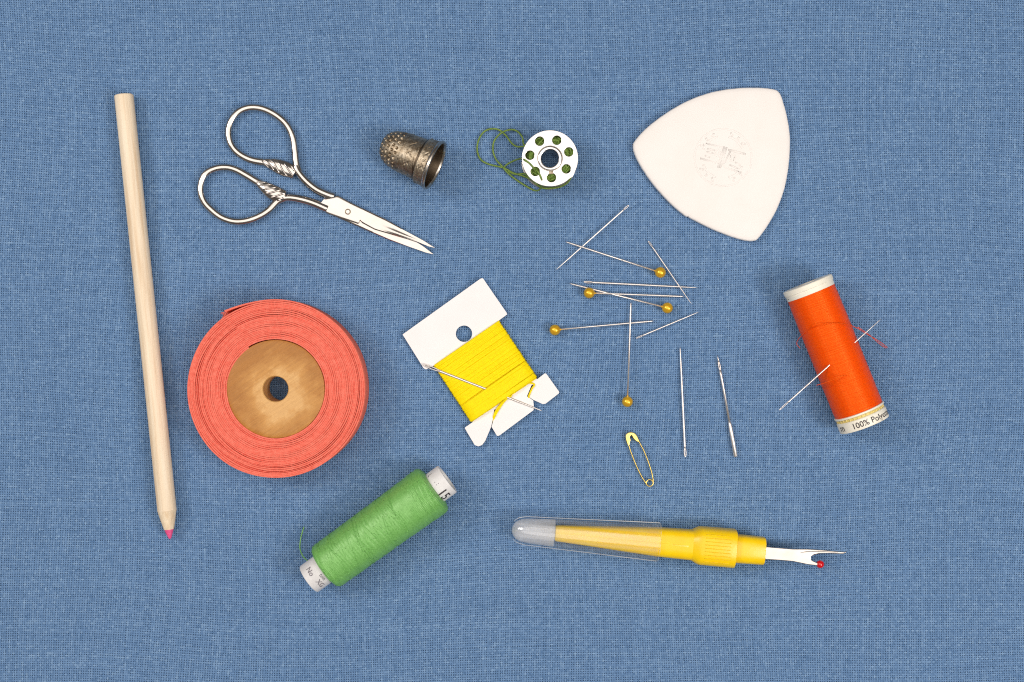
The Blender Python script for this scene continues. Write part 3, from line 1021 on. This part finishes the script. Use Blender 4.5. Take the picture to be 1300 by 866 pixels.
# ------------------------------------------------------------------ card of yellow thread
def make_card():
    Za = lambda pts: zoomed(pts, 490, 340, 3.608)
    Zb = lambda pts: zoomed(pts, 590, 460, 7.869)
    zt = 6.0
    outer = Za([(76, 306), (82, 301), (434, 49), (444, 48), (553, 206), (555, 214), (516, 242), (600, 372), (686, 508)])
    outer += Zb([(725, 168), (800, 110), (815, 114), (945, 296), (940, 312), (805, 416), (780, 418), (686, 376), (640, 346), (690, 225), (668, 228), (622, 340), (684, 380), (690, 430), (688, 478), (345, 733), (322, 736), (268, 645), (292, 560), (312, 470), (296, 472), (284, 560), (262, 650), (205, 785), (175, 825), (140, 840), (100, 828), (0, 660), (4, 650), (80, 598)])
    outer += Za([(310, 575), (222, 446), (184, 466), (172, 460)])
    L = [(W(x, y, zt).x, W(x, y, zt).y) for x, y in outer]
    hc = W(490 + 357.5 / 3.608, 340 + 302 / 3.608, zt)
    t = thing('thread_card', 'white notched card wound with bright yellow thread', 'thread card', (*W(610, 460).xy, 0))
    plate('card', [L, [(hc.x + 10.3 * math.cos(k * math.pi / 24), hc.y + 10.3 * math.sin(k * math.pi / 24)) for k in range(48)]], zt - 1.1, 1.1, 0.25, M['white_card'], t)
    # each turn of thread goes round the waist of the card
    wl0, wl1 = [W(x, y, zt) for x, y in Za([(222, 446), (393, 706)])]
    wr0, wr1 = [W(x, y, zt) for x, y in Za([(514, 243), (690, 506)])]
    N = 66
    mbs = MB(); raised = MB()
    for lay in range(3):
        for k in range(N - lay):
            s_ = (k + 0.5 + 0.5 * lay) / N + random.uniform(-.006, .006)
            s2 = s_ + random.uniform(-.007, .007)
            over = s_ > 0.725 and lay > 0
            if lay == 2 and not over: continue
            if over: s2 = s_ + random.uniform(-.03, .03)
            A = wl0.lerp(wl1, s_); B = wr0.lerp(wr1, min(1.0, max(0.0, s2)))
            A.z = B.z = 0
            d = (B - A).normalized()
            bulge = random.uniform(0.0, 1.0)
            A -= d * bulge; B += d * bulge
            hz = zt + 1.0 + 0.9 * min(lay, 1) + random.uniform(-0.15, 0.15) + (3.6 if over else 0)
            lo = zt - 3.4 - 0.3 * lay
            P = [A + Zv * (zt - 1)]
            n = 9
            for i in range(n):
                f_ = i / (n - 1)
                zz = hz - (2.6 if over else 0.9) * (2 * abs(f_ - 0.5)) ** 4
                P.append(A.lerp(B, 0.01 + 0.98 * f_) + Zv * zz)
            P += [B + Zv * (zt - 1)] + [A.lerp(B, 0.97) + Zv * lo, A.lerp(B, 0.03) + Zv * lo]
            (raised if over else mbs).tube(P, 1.12, 6, loop=True)
    wd = mbs.build('thread_winding', M['yellow_thread'], t)
    raised.build('last_turns', M['yellow_thread'], t)
    # the ends caught in the notches
    mb = MB()
    mb.tube(spline([W(x, y, z) for (x, y), z in zip(Zb([(560, 200), (690, 215), (668, 270), (640, 340), (650, 372)]), [9.5, 7.6, 7.0, 6.6, 1])], 8), 1.05, 8)
    mb.tube(spline([W(x, y, z) for (x, y), z in zip(Zb([(470, 330), (400, 385), (340, 470), (296, 548), (282, 600)]), [9.6, 7.6, 7.0, 6.8, 1])], 8), 1.1, 8)
    mb.tube(spline([W(x, y, z) for (x, y), z in zip(Zb([(445, 330), (380, 392), (322, 468), (290, 536), (280, 580)]), [9.6, 7.8, 7.2, 7.0, 1])], 8), 1.1, 8)
    mb.build('caught_end', M['yellow_thread'], t)
    # darning needle tucked under the last turns: its own thing
    nd = make_needle('darning_needle', 'stout steel needle tucked under the yellow thread on the card', (537.5, 463), (689, 522), 1.75, 9.8, 8.3, group=None, eyelen=22)


make_card()


# ------------------------------------------------------------------ tape roll
def make_tape():
    H = 50.0
    c = W(650 - (650 - 349.6), 494.0, H); c.z = 0
    t = thing('tape_roll', 'large coral red fabric tape roll on a wooden core', 'tape roll', c)
    r0, r1 = 59.9, 109.0
    turns = 24
    end_ang = R(123)
    # one long strip wound into a spiral, each turn with its own height and slack
    per = 300
    n = turns * per
    hj = [random.uniform(-1.2, 0.6) for _ in range(turns + 2)]
    dip_ = 0.55
    gap = [random.choice([0.0, 0.0, 0.04, 0.04, 0.1, 0.5, 0.75]) for _ in range(turns + 2)]
    tk = (r1 - r0) / turns
    rings = []
    for i in range(n + 1):
        u_ = i / per                                   # turn count
        k = int(u_); f_ = u_ - k
        an = end_ang - (turns - u_) * 2 * math.pi
        rr = r0 + tk * u_
        sm = f_ * f_ * (3 - 2 * f_)
        top = H + hj[k] * (1 - sm) + hj[k + 1] * sm + 0.45 * math.sin(an * 2 + k) + 0.42 * math.sin(an * 3 * 2 + k * 2.1) * 0.4
        g = gap[k] * (0.55 + 0.45 * math.sin(an + k * 1.7))
        wob = 0.35 * math.sin(3 * an + k * 0.9) * min(1, u_ / 3) + 0.15 * math.sin(7 * an + k)
        ri, ro = rr + wob + g * 0.5, rr + wob + tk - g * 0.5
        pick = 0.32 * math.sin(i * math.pi) if False else (0.26 if i % 2 else -0.26)   # woven edge
        if u_ > turns - 0.07:                          # the free end springs away
            s_ = (u_ - (turns - 0.07)) / 0.07
            ri += 4.0 * s_ * s_; ro += 4.4 * s_ * s_
        e = Vector((math.cos(an), math.sin(an), 0))
        mid = 0.5 * (ri + ro)
        ring = [c + e * ri + Zv * 0.6, c + e * ri + Zv * (top - dip_ - g), c + e * (ri * 0.72 + ro * 0.28) + Zv * (top - 0.25 + pick),
                c + e * (ri * 0.28 + ro * 0.72) + Zv * (top - 0.2 - pick), c + e * ro + Zv * (top - dip_ - g), c + e * ro + Zv * (H * 0.66), c + e * ro + Zv * (H * 0.33), c + e * ro + Zv * 0.6]
        rings.append(ring)
    mb = MB(); mb.rings(rings)
    tape = mb.build('tape', M['coral'], t, angle=60)
    # frayed threads at the cut end
    mb = MB()
    e = Vector((math.cos(end_ang), math.sin(end_ang), 0)); tg = Vector((-e.y, e.x, 0))
    for k in range(60):
        b0 = c + e * (r1 + 4.6 + random.uniform(-0.9, 1.2)) + Zv * random.uniform(4, H) - tg * 1.0
        l_ = random.uniform(2, 11)
        d = (tg + e * random.uniform(-0.5, 0.35) + Zv * random.uniform(-.3, .2)).normalized()
        mb.tube(spline([b0, b0 + d * l_ * 0.5 + e * random.uniform(-.8, .8), b0 + d * l_ + e * random.uniform(-1.8, 1.2) - Zv * random.uniform(0, 2)], 4), 0.3, 5)
    mb.build('frayed_end', M['coral'], tape)
    # wooden core with bore
    mb = MB()
    mb.lathe(c, Zv, Vector((1, 0, 0)), Vector((0, 1, 0)), [(0.4, 15.6), (0.4, 59.6), (1.2, 60.9), (H - 3.0, 60.9), (H - 1.9, 60.5), (H - 1.4, 59.5), (H - 1.2, 55), (H - 1.1, 20), (H - 1.3, 16.6), (H - 2.4, 15.6)], 128, close=True)
    mb.build('wooden_core', M['wood_core'], t, angle=35)


make_tape()


# ------------------------------------------------------------------ thread spools
def make_orange_spool():
    rr = 31.6
    zc = 32.0
    Zo = lambda x, y: (970 + x / 3.611, 330 + y / 3.611)
    p0, p1 = W(*Zo(197, 106), zc), W(*Zo(461, 756), zc)
    a = (p1 - p0).normalized(); l = Zv.cross(a).normalized(); L = (p1 - p0).length
    if l.x < 0: l = -l
    t = thing('orange_thread_spool', 'spool of bright orange polyester thread with cream plastic ends', 'thread spool', (*(p0 + a * L / 2).xy, 0))
    # core and end pieces
    mb = MB()
    mb.lathe(p0, a, l, Zv, [(0, 12), (0, 29), (0.5, 31.3), (1.2, 31.9), (6.6, 31.9), (7.0, 31.2), (7.2, 30.9), (13.2, 30.7), (13.2, 12)], 80, close=True)
    mb.build('top_cap', M['cream_plastic'], t, angle=35)
    mb = MB()
    mb.lathe(p0, a, l, Zv, [(6, 12), (6, 20), (L - 4, 20), (L - 4, 12)], 40, close=True)
    mb.build('tube', M['cream_plastic'], t, angle=35)
    t1 = L - 20.0
    mb = MB()
    mb.lathe(p0, a, l, Zv, [(t1, 12), (t1, 31.2), (t1 + .5, 32.1), (t1 + 2.2, 32.2), (t1 + 2.8, 31.4), (t1 + 2.8, 12)], 80, close=True)
    mb.build('thread_stop', M['cream_plastic'], t, angle=35)
    mb = MB()
    mb.lathe(p0, a, l, Zv, [(t1 + 2.9, 12), (t1 + 2.9, 29.8), (t1 + 6.6, 29.9), (t1 + 6.6, 12)], 80, close=True)
    for k in range(36):                                   # teeth of the snap groove
        ph = 2 * math.pi * k / 36
        e = l * math.sin(ph) + Zv * math.cos(ph)
        mb.tube([p0 + a * (t1 + 3.0) + e * 29.9, p0 + a * (t1 + 6.4) + e * 30.0], 0.8, 6)
    mb.build('snap_groove', M['yellowed_plastic'], t, angle=35)
    mb = MB()
    mb.lathe(p0, a, l, Zv, [(t1 + 6.4, 12), (t1 + 6.4, 30.6), (t1 + 7.1, 31.6), (t1 + 7.8, 31.9), (L - 1.0, 31.9), (L - 0.3, 31.5), (L, 30.4), (L, 12)], 80, close=True)
    base = mb.build('base_ring', M['cream_plastic'], t, angle=35)
    mb = MB()
    Ob = p0 + a * (L - 3.3)
    wrap(mb, '100% Polyester', 10.3, Ob, -a, l, Zv, 32.05, R(-40), 0.0)
    mb.build('printing', M['ink'], base, smooth=False)
    mb = MB()
    wrap(mb, 'm', 12.5, Ob, -a, l, Zv, 32.05, R(-78), 0.3)
    mb.build('printing', M['ink'], base, smooth=False)
    mb = MB()
    wrap(mb, '=', 8, p0 + a * 12, -a, l, Zv, 30.85, R(-84), 0.0)
    mb.build('printing', M['ink'], base, smooth=False)
    # needle through the winding
    ne, nx_ = W(989.3, 520.6, 66), W(1119.6, 404, 47)
    ent, ext = W(1062.8, 455, 61), W(1080, 438.6, 53)
    nd = (nx_ - ne).normalized()
    f0, f1 = (ent - ne).dot(nd), (ext - ne).dot(nd)
    # winding: fine parallel turns
    tA, tB = 13.4, t1 - 0.1
    turns = 118
    sub = 4
    prof = []
    segs = 96
    jit = [random.uniform(-.22, .22) for _ in range(turns + 2)]
    rings = []
    nn = turns * sub
    for i in range(nn + 1):
        s_ = i / nn; tt = tA + (tB - tA) * s_
        k = i // sub
        rad0 = rr - 0.75 - 0.4 * (2 * abs(s_ - .5)) ** 8 + jit[k] + 0.28 * math.cos(2 * math.pi * i / sub)
        ring = []
        for j in range(segs):
            p = 2 * math.pi * j / segs
            e = l * math.sin(p) + Zv * math.cos(p)
            shift = 0.9 * math.sin(p + 1.0) + 0.5 * math.sin(2 * p + k * 0.02)
            pos = p0 + a * (tt + (shift * 0.5 if 0.02 < s_ < 0.98 else 0)) + e * rad0
            q_ = pos - ne; al = q_.dot(nd)
            if f0 < al < f1 and abs((q_ - nd * al).dot(nd.cross(Zv).normalized())) < 9:
                lat = abs((q_ - nd * al).dot(nd.cross(Zv).normalized()))
                need = (ne + nd * al).z + 2.0
                if pos.z > zc:
                    pos.z = pos.z + max(0, need - pos.z) * (1 - (lat / 9) ** 2)
            ring.append(pos)
        rings.append(ring)
    mb = MB(); mb.rings(rings)
    wd = mb.build('thread_winding', M['orange_thread'], t)
    # loose hairs of thread lying over it
    Zl = lambda pts: spline([W(*Zo(x, y), z) for x, y, z in pts], 8)
    for pts in ([(566, 402, 6), (520, 368, 20), (470, 340, 34), (425, 312, 50), (380, 296, 60), (320, 290, 65), (250, 298, 64), (195, 328, 48), (160, 360, 30), (150, 385, 20), (165, 405, 26)],
                [(560, 405, 8), (530, 385, 16), (480, 342, 34), (430, 308, 50)],
                [(240, 575, 52), (290, 560, 61), (340, 540, 65), (380, 528, 64)]):
        mb = MB(); mb.tube(Zl(pts), 0.42, 6); mb.build('loose_thread', M['orange_thread'], t)
    make_needle('sewing_needle', 'fine steel needle stuck through the orange thread spool', (989.3, 520.6), (1119.6, 404), 0.95, 66, 47, group=None, eyelen=14)


make_orange_spool()


def make_green_spool():
    zc = 33.0
    Zg = lambda x, y: (360 + x / 4.33, 570 + y / 4.33)
    p0, p1 = W(*Zg(138, 717), zc), W(*Zg(902, 164), zc)
    a = (p1 - p0).normalized(); l = a.cross(Zv).normalized(); L = (p1 - p0).length
    t = thing('green_thread_spool', 'spool of fuzzy green thread on a white printed plastic tube', 'thread spool', (*(p0 + a * L / 2).xy, 0))
    mb = MB()
    mb.lathe(p0, a, l, Zv, [(0.6, 15.6), (0, 17.5), (0.4, 19.1), (1.6, 19.7), (L - 1.6, 20.4), (L - .4, 19.9), (L, 18.3), (L - .6, 16.2)], 64, close=True)
    tube = mb.build('tube', M['white_plastic'], t, angle=40)
    tA, tB = 25.0, L - 20.5
    key = [(tA - 1.5, 19.5), (tA - 0.5, 26), (tA + 2.0, 29.2), (tA + 8, 30.4), (tA + 50, 31.0), (tA + 100, 31.6), (tA + 140, 32.4), (tB - 9, 33.0), (tB - 3, 31.8), (tB - 0.5, 28), (tB + 1.5, 20.3)]
    P = spline([Vector((k[0], k[1], 0)) for k in key], 44)
    ts = [p.x for p in P]; rs = [p.y for p in P]
    r_at = lambda q: float(np.interp(q, ts, rs))
    segs = 96
    rings = []
    for i, p in enumerate(P):
        ring = []
        for j in range(segs):
            ph = 2 * math.pi * j / segs
            d = 0.16 * math.sin(p.x * 4.2 + 2.2 * math.sin(ph) + ph) + 0.14 * math.sin(p.x * 3.1 - 3 * ph) + 0.18 * math.sin(p.x * 0.35 + 2 * ph)
            ring.append(p0 + a * p.x + (l * math.sin(ph) + Zv * math.cos(ph)) * (p.y + d))
        rings.append(ring)
    mb = MB(); mb.rings(rings)
    wd = mb.build('thread_winding', M['green_thread'], t)
    mb = MB()                                             # crossing outer turns
    for k in range(190):
        t0 = random.uniform(tA + 1, tB - 1); sl = random.choice([-1, 1]) * random.uniform(3, 11)
        a0 = random.uniform(0, 2 * math.pi); sp = random.uniform(0.8, 2.4)
        pts = []
        for i in range(15):
            ph = a0 + sp * i / 14
            tt = min(max(t0 + sl * sp * i / 14, tA), tB)
            pts.append(p0 + a * tt + (l * math.sin(ph) + Zv * math.cos(ph)) * (r_at(tt) - 0.1 + random.uniform(0.0, .12)))
        mb.tube(pts, 0.42, 5)
    mb.build('crossing_turns', M['green_thread'], wd)
    mb = MB()                                             # fuzz
    for k in range(420):
        tt = random.uniform(tA, tB); ph = random.uniform(-1.7, 1.7)
        e = l * math.sin(ph) + Zv * math.cos(ph); g = l * math.cos(ph) - Zv * math.sin(ph)
        b0 = p0 + a * tt + e * r_at(tt)
        ln = random.uniform(1.2, 3.6); k1 = random.uniform(-1, 1); k2 = random.uniform(-1, 1)
        mb.tube([b0, b0 + e * ln * .45 + a * k1 * ln * .5 + g * k2 * ln * .4, b0 + e * ln * .6 + a * k1 * ln * 1.2 + g * k2 * ln], [0.12, 0.1, 0.06], 3)
    fz = mb.build('fuzz', M['green_thread'], wd)
    tag(fz, kind='stuff')
    P = spline([W(*Zg(x, y), z) for x, y, z in [(113, 428, 2), (104, 455, 2), (94, 495, 3), (90, 545, 6), (104, 585, 14), (128, 612, 24), (165, 640, 38)]], 8)
    mb = MB(); mb.tube(P, 0.75, 8); mb.build('loose_thread', M['green_thread'], t)
    # print round both ends of the tube; letters stand with their tops to the far end
    rt = 20.55
    mb = MB(); wrap(mb, '15', 15.5, p0 + a * (L - 4.5), -a, -l, Zv, rt, R(0), 0.0, R(0)) if False else None
    mb = MB()
    wrap(mb, '15', 17.0, p0 + a * (L - 19.0), a, l, Zv, rt, R(14), 0.0)
    mb.build('printing', M['ink'], tube, smooth=False)
    mb = MB()
    wrap(mb, 'L', 8.0, p0 + a * (L - 17), a, l, Zv, rt, R(-62), 0.0)
    wrap(mb, '. :', 8.0, p0 + a * (L - 14), a, l, Zv, rt, R(-22), 0.0)
    mb.build('printing', M['grey_ink'], tube, smooth=False)
    mb = MB()
    wrap(mb, 'No', 9.0, p0 + a * 8, a, l, Zv, 20.1, R(-40), 0.0, R(0))
    wrap(mb, 'XG', 9.0, p0 + a * 9, a, l, Zv, 20.1, R(18), 0.0, R(0))
    wrap(mb, 'ton', 7.0, p0 + a * 17.5, a, l, Zv, 20.15, R(6), 0.0, R(0))
    mb.build('printing', M['grey_ink'], tube, smooth=False)


make_green_spool()


# ------------------------------------------------------------------ seam ripper
def make_ripper():
    zc = 24.2
    q0, q1 = W(646.6, 672.0, zc), W(833.5, 687.8, zc)
    a = (q1 - q0).normalized(); l = a.cross(Zv).normalized()
    t = thing('seam_ripper', 'yellow seam ripper with forked blade, red bead and clear cap on its end', 'seam ripper', (*(q0 + a * 210).xy, 0))
    def section(tt, w, h, e=3.2, n=40, off=0.0):
        out = []
        for k in range(n):
            ph = 2 * math.pi * k / n
            c_, s_ = math.cos(ph), math.sin(ph)
            out.append(q0 + a * tt + l * (off + w * math.copysign(abs(c_) ** (2 / e), c_)) + Zv * (h * math.copysign(abs(s_) ** (2 / e), s_)))
        return out
    # handle
    mb = MB()
    mb.rings([section(57.5, 7.5, 7), section(58, 9, 8.6), section(59.5, 9.8, 9.4), section(100, 12.3, 12), section(150, 15.6, 15), section(187, 18.0, 17.2), section(228, 19.0, 18.2), section(231, 19.1, 18.3)])
    hd = mb.build('handle', M['yellow_plastic'], t, angle=40)
    mb = MB()                                            # raised rib and moulded panel on the handle
    mb.rings([[q0 + a * tt + l * (y_ * k) + Zv * zz for y_, zz in ((-1.3, h - 1.2), (-0.9, h + 0.5), (0.9, h + 0.5), (1.3, h - 1.2))] for tt, h, k in ((64, 9.0, 1), (100, 12.0, 1), (150, 15.0, 1), (187, 17.2, 1), (222, 18.0, 1), (224, 17.2, 1))])
    mb.build('handle_rib', M['yellow_plastic'], hd, angle=40)
    mb = MB()
    mb.rings([section(229, 19.0, 18.2), section(235, 22.2, 21.5), section(238, 23.3, 22.6), section(240, 23.6, 23), section(281.5, 24.0, 23.4), section(282.6, 23.6, 23.0), section(283, 22.6, 22)])
    cl = mb.build('collar', M['yellow_plastic'], t, angle=40)
    mb = MB()
    for k in range(-4, 5):
        y_ = k * 4.2
        hz = 23.4 * (1 - (abs(y_) / 24.0) ** 3.2) ** (1 / 3.2)
        mb.tube([q0 + a * 243 + l * y_ + Zv * (hz - 0.5), q0 + a * 246 + l * y_ + Zv * (hz + 0.0), q0 + a * 272 + l * y_ + Zv * (hz + 0.1), q0 + a * 276 + l * y_ + Zv * (hz - 0.5)], 0.4, 6)
    mb.build('grip_ridges', M['yellow_plastic'], cl)
    mb = MB()
    mb.rings([section(282.5, 17.8, 16.5), section(318.5, 17.3, 16), section(319.6, 16.8, 15.6), section(320, 16, 14.8)])
    mb.build('ferrule', M['yellow_plastic'], t, angle=40)
    # forked blade
    Zr = lambda pts: zoomed(pts, 960, 680, 10.833)
    top = [(20, 142), (300, 164), (500, 180), (700, 181), (900, 193), (1100, 213), (1215, 222), (1250, 212)]
    inn = [(1235, 232), (1190, 250), (1000, 243), (860, 245), (790, 262), (752, 285), (745, 312), (765, 340), (840, 372)]
    low = [(880, 392), (850, 414), (700, 396), (500, 354), (300, 336), (20, 320)]
    L = [Vector((*W(x, y, zc).xy, 0)) for x, y in Zr(top + inn + low)]
    plate('forked_blade', [[(p.x, p.y) for p in L]], zc, 2.6, 0.9, M['steel'], t, res=3, angle=60)
    mb = MB()
    P = spline([W(x, y, zc + 2.6) for x, y in Zr([(600, 240), (690, 222), (800, 218), (950, 222), (1120, 232)])], 8)
    mb.tube(P, [0.2 + 0.5 * math.sin(math.pi * i / (len(P) - 1)) for i in range(len(P))], 8)
    mb.build('ground_edge', M['steel'], t)
    mb = MB(); mb.sphere(W(1041.2, 716.4, zc), 5.0, 24, 16)
    mb.build('bead', M['red_bead'], t)
    # clear cap: a closed tapering shell
    def cap_rings(grow, t_lo):
        prof = [(t_lo + 0.2, 1.5), (t_lo + 1.5, 6.0), (t_lo + 5.0, 11.5), (t_lo + 11, 15.8), (t_lo + 20, 18.0), (60, 19.3), (100, 20.8), (150, 22.8), (187.5, 24.1)]
        return [section(tt, r - grow, r - grow, 2.2, 48) for tt, r in prof]
    mb = MB()
    outer = cap_rings(0, 0.0); inner = cap_rings(1.6, 1.8)
    mb.rings(outer + list(reversed(inner)), cap0=True, cap1=True)
    cp = mb.build('clear_cap', M['clear'], t, angle=50)
    mb = MB()                                            # added lining: streaky reflections painted as a milky veil
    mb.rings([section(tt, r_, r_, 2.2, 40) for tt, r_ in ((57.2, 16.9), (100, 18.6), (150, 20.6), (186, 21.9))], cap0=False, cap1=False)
    mb.build('reflection_veil', M['milky'], cp)
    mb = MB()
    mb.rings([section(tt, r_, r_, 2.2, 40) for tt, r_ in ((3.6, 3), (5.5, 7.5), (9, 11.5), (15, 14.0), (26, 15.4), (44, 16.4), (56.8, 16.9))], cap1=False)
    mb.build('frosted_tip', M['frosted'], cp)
    mb = MB()                                            # pale tubes added as bright refraction lines along both sides
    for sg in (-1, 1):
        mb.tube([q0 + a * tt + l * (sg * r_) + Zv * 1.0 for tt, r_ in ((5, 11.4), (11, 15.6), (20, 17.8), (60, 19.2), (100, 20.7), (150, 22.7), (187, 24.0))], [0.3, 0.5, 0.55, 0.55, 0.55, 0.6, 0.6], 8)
    mb.build('edge_highlight', M['frosted'], cp)
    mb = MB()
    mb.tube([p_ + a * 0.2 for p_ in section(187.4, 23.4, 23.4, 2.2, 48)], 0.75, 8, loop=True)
    mb.build('lip_highlight', M['milky'], cp)  # milky ring added to draw the bright line at the open end


make_ripper()

for o in bpy.data.objects:
    if '_o' in o:
        del o['_o']
